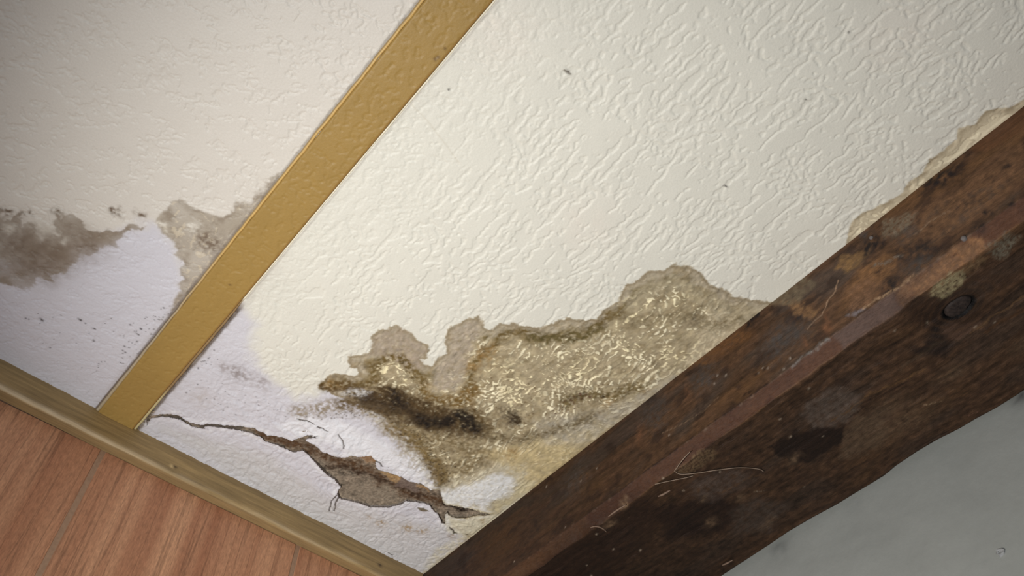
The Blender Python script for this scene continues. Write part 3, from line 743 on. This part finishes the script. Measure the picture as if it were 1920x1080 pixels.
for px, py, r, a in ((1635, 462, .018, .9), (1668, 537, .014, .9), (1497, 594, .008, .9), (1410, 605, .013, .9), (1425, 590, .010, .8), (1760, 340, .018, .8), (1790, 330, .014, .8), (1730, 470, .02, .6), (1690, 480, .02, .5), (1835, 425, .007, .8), (1852, 400, .006, .8), (1890, 310, .006, .9), (1900, 380, .006, .7)):
    W.blob(pS(px, py), r, s2l(52, 42, 40), a, 0.6, 120)
for px, py, r, a in ((1460, 640, .03, .6), (1500, 625, .02, .5), (1320, 710, .025, .6), (1720, 500, .02, .5), (1700, 440, .015, .5), (1230, 780, .03, .5), (1620, 440, .01, .6), (1080, 900, .03, .4)):
    W.blob(pS(px, py), r, s2l(98, 90, 86), a, 0.6, 120)
for px, py, r, a in ((1550, 618, .008, .8), (1510, 640, .007, .7), (1552, 600, .006, .6), (1290, 735, .012, .4), (1200, 815, .014, .4)):
    W.blob(pS(px, py), r, s2l(150, 104, 74), a, 0.5, 120, asp=(1.6, .7))
st = W.stroke
st(PSs([(1572, 528), (1566, 548), (1552, 568), (1544, 586), (1542, 592)]), s2l(184, 150, 122), 0.0011, 0.95, 0.5, 0.3)
st(PSs([(1542, 592), (1528, 603), (1515, 616)]), s2l(160, 134, 112), 0.0009, 0.8, 0.5, 0.3)
st(PSs([(1240, 815), (1280, 795), (1320, 770), (1350, 742)]), s2l(150, 122, 98), 0.0008, 0.7, 0.6, 0.2, 0.9, 400)
st(PSs([(1486, 684), (1502, 670), (1520, 658), (1552, 636)]), s2l(150, 142, 136), 0.0020, 0.7, 0.8, 0.8, 0.6, 250)
st(PSs([(1590, 590), (1605, 585), (1620, 578)]), s2l(150, 140, 142), 0.0028, 0.7, 0.8, 0.8, 0.6, 250)
st(PSs([(1620, 575), (1660, 553), (1690, 535), (1712, 515)]), s2l(196, 160, 126), 0.0020, 0.7, 0.8, 0.8, 0.8, 250)
st(PSs([(1690, 480), (1660, 495), (1640, 500)]), s2l(150, 136, 122), 0.0026, 0.6, 0.9, 0.8, 0.9, 250)
st(PSs([(1780, 395), (1740, 420), (1715, 440)]), s2l(166, 136, 110), 0.0016, 0.6, 0.9, 0.8, 0.8, 250)
for k, (px, py) in enumerate(((1345, 705), (1340, 720), (1420, 700), (1440, 690), (1470, 690), (1430, 688), (1010, 912), (1120, 880), (1090, 905), (1360, 705), (1060, 990), (1025, 915), (1480, 672), (1255, 815))):
    W.blob(pS(px, py), 0.0013, s2l(196, 180, 164), 0.9, 0, warp=.4, asp=(1, 1.5))
for px, py in ((1434, 691), (1417, 702), (1395, 740), (1405, 735)):
    W.blob(pS(px, py), 0.003, s2l(40, 24, 20), 0.9, 0, warp=.4, asp=(.8, 1.5))
# arris flecks along the chamfer's upper edge
rs = np.random.RandomState(9)
for k in range(40):
    yv = -1.1 + rs.rand() ** .8 * 1.1
    W.blob((side_len + 0.0015 * rs.randn() * .5, yv), 0.0009 + 0.0012 * rs.rand(), s2l(150, 124, 104), 0.3 + .4 * rs.rand(), 0, warp=.1, asp=(1, 2.5))
st([(side_len - 0.001, -1.1), (side_len - 0.001, -0.36)], s2l(70, 50, 42), 0.0016, 0.7, 0.8, 0.3, 0.8, 120)
# chamfer: orange reach and grey reach
yA = pC(1740, 545)[1]; yB = pC(1683, 560)[1]; yD = pC(1570, 640)[1]
W.area([(side_len, yB), (side_len + .024, yB - .004), (side_len + .03, yA), (side_len + .03, yA + .09), (side_len, yA + .06)], s2l(140, 104, 76), 0.7, 0.003, 1.0, 0.6, 140)
W.area([(side_len, yD), (side_len + .023, yD), (side_len + .023, yB - .004), (side_len, yB)], s2l(112, 90, 80), 0.85, 0.004, 0.4)
W.area([(side_len, -1.2), (side_len + .023, -1.2), (side_len + .023, -.72), (side_len, -.72)], s2l(106, 76, 52), 0.7, 0.01, 0.4)
W.area(PBs([(1742, 556), (1750, 540), (1772, 520), (1803, 505), (1812, 515), (1795, 540), (1782, 556), (1765, 560)]), s2l(190, 172, 132), 0.9, 0.003, 1.0, 0.6, 220)
W.area(PBs([(1800, 510), (1825, 488), (1845, 475), (1850, 490), (1822, 515)]), s2l(150, 120, 88), 0.7, 0.004, 1.0, 0.7, 200)
# soffit marks
A(PBs([(1440, 838), (1480, 815), (1520, 802), (1592, 796), (1578, 828), (1555, 845), (1520, 862), (1480, 870)]), s2l(44, 30, 24), 0.85, 0.004, 1.2)
A(PBs([(1592, 798), (1610, 780), (1660, 790), (1665, 830), (1620, 850), (1572, 862), (1580, 830)]), s2l(122, 98, 76), 0.65, 0.005, 1.2, 0.3)
A(PBs([(1505, 760), (1560, 725), (1620, 745), (1600, 790), (1520, 806)]), s2l(120, 103, 91), 0.6, 0.007, 1.2, 0.4)
A(PBs([(1762, 628), (1775, 607), (1820, 600), (1850, 612), (1800, 632), (1770, 640)]), s2l(124, 94, 76), 0.8, 0.003, 1.0, 0.2)
A(PBs([(1730, 640), (1760, 590), (1775, 640), (1800, 640), (1760, 665), (1700, 660)]), s2l(46, 38, 36), 0.75, 0.008, 1.2)
A(PBs([(1680, 560), (1770, 560), (1775, 590), (1740, 620), (1690, 600)]), s2l(66, 46, 34), 0.7, 0.01, 1.2)
A(PBs([(1230, 960), (1330, 920), (1400, 950), (1350, 1000), (1250, 1010)]), s2l(40, 26, 22), 0.7, 0.012, 1.2)
A(PBs([(1290, 910), (1320, 890), (1400, 880), (1420, 900), (1340, 940), (1300, 930)]), s2l(106, 88, 77), 0.6, 0.009, 1.2, 0.5)
A(PBs([(1270, 885), (1300, 850), (1345, 840), (1340, 860), (1300, 885)]), s2l(138, 112, 82), 0.5, 0.004, 1.2, 1.0, 260)
A(PBs([(1370, 960), (1420, 930), (1480, 950), (1450, 1000), (1380, 1000)]), s2l(96, 80, 69), 0.6, 0.012, 1.2, 0.5)
A(PBs([(1050, 1010), (1200, 920), (1260, 960), (1150, 1080), (950, 1120)]), s2l(52, 34, 26), 0.55, 0.02, 1.2)
for px, py, r, a in ((1335, 980, .008, .7), (1488, 860, .008, .7), (1142, 980, .008, .9), (1660, 770, .02, .4), (1700, 790, .03, .5), (1780, 700, .014, .5), (1170, 945, .006, .8), (1320, 935, .006, .5), (1920, 640, .015, .5), (1390, 935, .006, .6), (1440, 985, .01, .4)):
    W.blob(pB(px, py), r, s2l(140, 112, 86), a, 0.4, 150, asp=(.8, 1.5))
for px, py in ((1517, 730), (1480, 818), (1543, 818), (1463, 787), (1245, 898), (1200, 1032), (1108, 1078), (950, 1072), (1738, 605), (1863, 605), (1830, 613), (1675, 618), (1508, 912), (1120, 1000), (1100, 1060), (1350, 885), (1280, 920), (1150, 1030)):
    W.blob(pB(px, py), 0.0013, s2l(206, 184, 160), 0.9, 0, warp=.4, asp=(1, 1.5))
for P, cc, w, a in (([(1560, 790), (1610, 755), (1660, 725), (1730, 690)], (140, 104, 68), .0016, .6), ([(1590, 785), (1640, 750), (1700, 715)], (60, 40, 30), .002, .6),
                    ([(1820, 625), (1870, 590), (1920, 555)], (140, 106, 74), .0016, .7), ([(1850, 620), (1890, 595), (1925, 575)], (120, 84, 56), .003, .6), ([(1840, 600), (1880, 560), (1930, 530)], (52, 38, 30), .003, .6),
                    ([(1350, 925), (1400, 900), (1430, 890)], (110, 80, 54), .0022, .6), ([(1690, 690), (1730, 660), (1760, 640)], (104, 84, 66), .003, .5),
                    ([(1735, 756), (1760, 752)], (170, 140, 110), .0009, .9), ([(1815, 777), (1830, 768)], (150, 110, 90), .0008, .9), ([(1415, 922), (1437, 918)], (150, 130, 110), .0008, .8)):
    st(PBs(P), s2l(*cc), w, a, 0.8, 0.8, 0.4, 200)
KN = np.array(pB(1797, 577))
# rings round the knot
bb = W.box(np.array([KN - .09, KN + .09]), 0)
kd = np.sqrt(((UU[bb] - KN[0]) / 0.8) ** 2 + ((VV[bb] - KN[1]) / 1.1) ** 2)
W.put(bb, s2l(40, 28, 22), 0.6 * sstep(0.05, 0.015, kd))
W.put(bb, s2l(14, 10, 8), 0.95 * sstep(0.022, 0.018, kd))
W.put(bb, s2l(112, 80, 54), 0.3 * sstep(0.2, 0.8, np.sin(kd * 620 + 2.5 * g1[bb])) * sstep(0.085, 0.03, kd))
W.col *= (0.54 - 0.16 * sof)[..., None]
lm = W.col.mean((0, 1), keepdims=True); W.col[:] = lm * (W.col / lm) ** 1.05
# relief of the old timber
disp = 0.0012 * g1 + 0.0009 * g2 + 0.0016 * g3
flat = np.ones(npf); flat[:3] = 0.2; flat[i_s - 3:i_s + 2] = .5
disp = disp * flat[None, :]
disp[bb] -= 0.004 * sstep(0.019, 0.015, kd)
nx = np.zeros(npf); nz = np.zeros(npf)
nx[:i_s] = 1; nx[i_s:i_c] = .6; nz[i_s:i_c] = -.8; nz[i_c:i_b] = -1
disp[:, i_b:] = 0; disp[:, i_b - 1] *= .3
BXc = rows[..., 0] + disp * nx[None, :]; BZc = rows[..., 1] + disp * nz[None, :]
bco = np.stack([BXc, YY, BZc], -1).reshape(-1, 3)
bq = grid_quads(len(yb), npf, True).reshape(-1, 4)
beam = add('timber_beam', None, None, label='rough dark brown timber beam with chamfered edge between ceiling and grey wall', cat='beam')
beam.location = (BX, 0.0, ZB0); beam['kind'] = 'thing'
bq3 = bq.reshape(len(yb) - 1, npf - 1, 4); cm = np.zeros(npf - 1, bool); cm[i_s - 1:i_c - 1] = True
def sub_mesh(name, q):
    q = q.reshape(-1, 4); us = np.zeros(len(bco), bool); us[q.ravel()] = True; ix = np.cumsum(us) - 1
    return raw_mesh(name, bco[us], ix[q], W.col.reshape(-1, 3)[us])
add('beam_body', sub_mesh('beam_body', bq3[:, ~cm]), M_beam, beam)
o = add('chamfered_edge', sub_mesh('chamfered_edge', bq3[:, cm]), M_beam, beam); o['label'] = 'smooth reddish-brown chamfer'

# the knot plug
def unroll_B(u, v): return Vector((CH - (u - side_len - 0.0228), v, ZB0))
kc = unroll_B(*KN)
ax = Vector((on_z(1818, 560, ZB0) - on_z(1776, 596, ZB0))).normalized(); ay = Vector((0, 0, 1)).cross(ax).normalized()
kv, kf = [], []; rr = [0, .35, .62, .86, 1.0]; hh = [.0012, .0016, .0006, .0012, -.003]; n = 24
kr = np.random.RandomState(3)
for i, r in enumerate(rr):
    for k in range(n):
        an = 2 * math.pi * k / n
        wob = 1 + .05 * math.sin(3 * an + 1) + .03 * kr.randn()
        p = kc + ax * (0.0185 * r * wob * math.cos(an)) + ay * (0.0125 * r * wob * math.sin(an)); p.z = ZB0 + 0.0015 - hh[i] - .0004 * kr.randn()
        kv.append(p)
for i in range(len(rr) - 1):
    for k in range(n): kf.append((i * n + k, (i + 1) * n + k, (i + 1) * n + (k + 1) % n, i * n + (k + 1) % n))
o = add('knot', mesh_py('knot', kv, kf, True), M_knot, beam); o['label'] = 'oval black-rimmed knot'
def nail(px, py, pl, r):
    p = on_x(px, py, BX) if pl == 's' else on_z(px, py, ZB0)
    nrm = Vector((1, 0, 0)) if pl == 's' else Vector((0, 0, -1))
    a = Vector((0, 1, 0)); c = nrm.cross(a); v = []; f = []
    for i, (q, h) in enumerate(((1.0, -.002), (1.0, .0012), (.7, .0022), (.25, .0026))):
        for k in range(10):
            an = 2 * math.pi * k / 10; v.append(Vector(p) + a * r * q * math.cos(an) + c * r * q * math.sin(an) + nrm * h)
    for i in range(3):
        for k in range(10): f.append((i * 10 + k, i * 10 + (k + 1) % 10, (i + 1) * 10 + (k + 1) % 10, (i + 1) * 10 + k))
    f.append(tuple(30 + k for k in range(10)))
    add('nail_head', mesh_py('nail_head', v, f, True), M_nail, beam)
nail(1807, 447, 's', .0034); nail(1634, 446, 's', .0028)

# ------------------------------------------------------------------ moulding at the head of the panelled wall
WY = -1.1655
z0 = CEIL + 0.002; zr = CAMZ + 0.953
profile = [(MY - 0.0005, z0), (MY, CEIL - 0.002)] + [(MY + 0.0006, CEIL - 0.002 - (CEIL - 0.002 - zr - .004) * t) for t in np.linspace(.12, 1, 12)]
profile += [(MY + 0.0006 - 0.005 * (1 - math.cos(a)), zr + .004 - .006 * math.sin(a)) for a in np.linspace(.25, math.pi / 2, 6)]
profile += [(MY - .0044 - (MY - .0044 - WY + .001) * t, zr - .002 + .0015 * t) for t in np.linspace(.15, 1, 8)]
profile = np.array(profile)
pl = np.concatenate([[0], np.cumsum(np.hypot(*np.diff(profile, axis=0).T))])
xm = np.concatenate([np.linspace(1.4, 0.26, 20), np.arange(0.25, BX + 0.0016, -0.002), [BX + 0.0015]])
MU, MV = np.meshgrid(pl.astype(np.float32), xm.astype(np.float32))
D = Sheet(MU, MV[::1], s2l(154, 129, 87))
g = fbm(MU * 260, MV * 9, 311, 4); gg = fbm(MU * 60, MV * 5, 315, 3)
D.col *= (1 + 0.24 * g + 0.14 * gg)[..., None]
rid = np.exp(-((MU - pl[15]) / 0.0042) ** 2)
D.put((slice(None), slice(None)), s2l(196, 176, 146), rid * np.clip(0.30 + 0.55 * sstep(-0.32, 0.02, MV) + 0.4 * fbm(MV * 14, MU * 90, 317, 3), 0, .9))  # rounded ridge coloured paler, fading towards the beam
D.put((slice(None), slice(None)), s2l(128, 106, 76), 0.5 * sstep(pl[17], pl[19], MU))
def onm(px, py): p = on_y(px, py, MY); return (CEIL - 0.002 - p[2] + pl[1], p[0])
D.V = MV
for px, py, cc, r in ((322, 874, (236, 206, 150), .0022), (328, 876, (60, 44, 30), .0022), (732, 1036, (60, 46, 34), .003), (712, 1060, (60, 46, 34), .003), (216, 772, (225, 210, 180), .0024), (206, 768, (225, 210, 180), .0026)):
    c = onm(px, py); mm = np.exp(-(((MU - c[0]) / r) ** 2 + ((MV - c[1]) / (r * 1.6)) ** 2)); D.put((slice(None), slice(None)), s2l(*cc), mm)
mco = np.stack([np.broadcast_to(MV, MU.shape), np.broadcast_to(profile[:, 0][None, :], MU.shape) + 0.0005 * fbm(MV * 5, MU * 0, 319, 2) + 0.0035 * sstep(-0.20, 0.08, MV), np.broadcast_to(profile[:, 1][None, :], MU.shape) + 0.0008 * fbm(MV * 9, MU * 0 + 2, 321, 3) * (MU > .03)], -1)
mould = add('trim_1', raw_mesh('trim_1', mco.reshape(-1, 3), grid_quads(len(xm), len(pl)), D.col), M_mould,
            label='brown wooden moulding with paler rounded edge along the top of the panelled wall', cat='moulding', kind='structure')

# ------------------------------------------------------------------ panelled wall
def box_mesh(name, x0, x1, y0, y1, z0, z1, bev=0.0):
    if bev:
        v = [(x0, y0, z0), (x1, y0, z0), (x1, y0, z1), (x0, y0, z1), (x0, y1 - bev, z0), (x1, y1 - bev, z0), (x1, y1 - bev, z1), (x0, y1 - bev, z1),
             (x0 + bev, y1, z0), (x1 - bev, y1, z0), (x1 - bev, y1, z1), (x0 + bev, y1, z1)]
        f = [(0, 1, 2, 3), (0, 4, 5, 1), (1, 5, 6, 2), (2, 6, 7, 3), (3, 7, 4, 0), (4, 8, 9, 5), (5, 9, 10, 6), (6, 10, 11, 7), (7, 11, 8, 4), (8, 11, 10, 9)]
    else:
        v = [(x0, y0, z0), (x1, y0, z0), (x1, y1, z0), (x0, y1, z0), (x0, y0, z1), (x1, y0, z1), (x1, y1, z1), (x0, y1, z1)]
        f = [(0, 3, 2, 1), (4, 5, 6, 7), (0, 1, 5, 4), (1, 2, 6, 5), (2, 3, 7, 6), (3, 0, 4, 7)]
    return mesh_py(name, v, f)
ZP = CAMZ + 0.9515
wall_left = add('wall_left', box_mesh('wall_left', -1.05, 1.4, WY - 0.04, WY - 0.0009, 0.0, CEIL), M_groove,
                label='wall clad in reddish-brown wood panel boards below the brown moulding', cat='wall', kind='structure')
gx_ = [1.27, 0.912, 0.554, 0.196, -0.1625, -0.5215, -0.772]
for i in range(len(gx_) - 1):
    r_ = gx_[i] - 0.0042; l_ = gx_[i + 1] + (0.0042 if i < len(gx_) - 2 else 0.001)
    add('panel_board', box_mesh('panel_board', l_, r_, WY - 0.0009, WY, 0.0, ZP, 0.0008), M_panel, wall_left)

# ------------------------------------------------------------------ grey wall under the beam
wy = np.linspace(-1.2, 1.4, 260); wz = np.concatenate([np.linspace(0, 1.9, 20), np.linspace(1.91, 2.5, 120)])
GY, GZ = np.meshgrid(wy.astype(np.float32), wz.astype(np.float32))
Gs = Sheet(GY, GZ, s2l(141, 143, 139))
gn = fbm(GY * 7, GZ * 7, 331, 4)
Gs.col *= (1 + 0.04 * gn)[..., None]
WX = -1.046
def onw(px, py): p = on_x(px, py, WX); return np.array([p[1], p[2]])
Gs.blob(onw(1460, 1025), 0.018, s2l(104, 106, 104), 0.5, 0.5, 80)
Gs.blob(onw(1600, 950), 0.012, s2l(120, 122, 120), 0.4, 0.5, 80)
Gs.blob(onw(1912, 742), 0.012, s2l(60, 58, 58), 0.7, 0.5, 90)
GX = WX + 0.0022 * gn + 0.0012 * fbm(GY * 2.5, GZ * 2.5, 341, 2)
wall_right = add('wall_right', raw_mesh('wall_right', np.stack([GX, GY, GZ], -1).reshape(-1, 3), grid_quads(*GY.shape), Gs.col), M_wall,
                 label='smooth plain grey painted wall below the dark beam', cat='wall', kind='structure')
c = onw(1877, 1036); v = []; f = []
for i, (r, h) in enumerate(((.0052, -.002), (.004, .0012), (.0024, .0008), (.001, -.0008))):
    for k in range(9):
        an = 2 * math.pi * k / 9; q = r * (1 + .3 * math.sin(2.3 * k + i))
        v.append((WX + h + .002, c[0] + q * math.cos(an) * 1.2, c[1] + q * math.sin(an)))
for i in range(3):
    for k in range(9): f.append((i * 9 + k, i * 9 + (k + 1) % 9, (i + 1) * 9 + (k + 1) % 9, (i + 1) * 9 + k))
f.append(tuple(27 + k for k in range(9)))
o = add('plaster_chip', mesh_py('plaster_chip', v, f), M_chip, wall_right); o['label'] = 'small pale chipped plaster spot'

# ------------------------------------------------------------------ cobweb threads and splinters on the beam
def thread(pts, rad, label, bow=0.004):
    P = []
    n = len(pts)
    for i, (px, py) in enumerate(pts):
        h = bow * math.sin(math.pi * i / (n - 1)) if n > 1 else 0
        P.append(on_z(px, py, ZB0 - 0.0012 - h))
    me = tube('cobweb_thread', bez(P, 8), rad, 5)
    add('cobweb_thread', me, M_thread, label=label, cat='cobweb', group='cobweb threads on the beam')
thread([(1264, 884), (1280, 862), (1294, 847)], 0.0006, 'short straight cobweb thread rising across the reddish chamfer of the beam', .006)
thread([(1266, 884), (1275, 889), (1300, 888), (1340, 882), (1385, 877), (1420, 879), (1432, 884)], 0.0005, 'longest curved cobweb thread trailing along the underside of the dark beam')
thread([(1228, 908), (1255, 902), (1285, 896), (1300, 892)], 0.0005, 'faint cobweb thread just below the longest curved one on the beam', .003)
def splinter(pts, rad, label):
    P = [on_z(px, py, ZB0 - 0.0016) for px, py in pts]
    P = bez(P, 6); n = len(P); R = [rad * (0.35 + 0.65 * math.sin(math.pi * (i + .6) / (n + .2))) for i in range(n)]
    add('wood_splinter', tube('wood_splinter', P, R, 6), M_splinter, label=label, cat='splinter', group='splinters on the beam')
splinter([(1234, 931), (1245, 926), (1257, 919)], 0.0017, 'stubby pale splinter below the cobweb threads on the beam underside')
splinter([(1354, 1060), (1363, 1056), (1374, 1050)], 0.0015, 'stubby pale splinter beside the grey wall at the bottom of the beam')
splinter([(1140, 969), (1155, 958), (1174, 946)], 0.0014, 'long thin pale splinter lying along the lower edge of the chamfer')
splinter([(1107, 989), (1118, 987), (1130, 991), (1138, 998)], 0.0012, 'bent hooked splinter at the bottom of the beam near the chamfer')
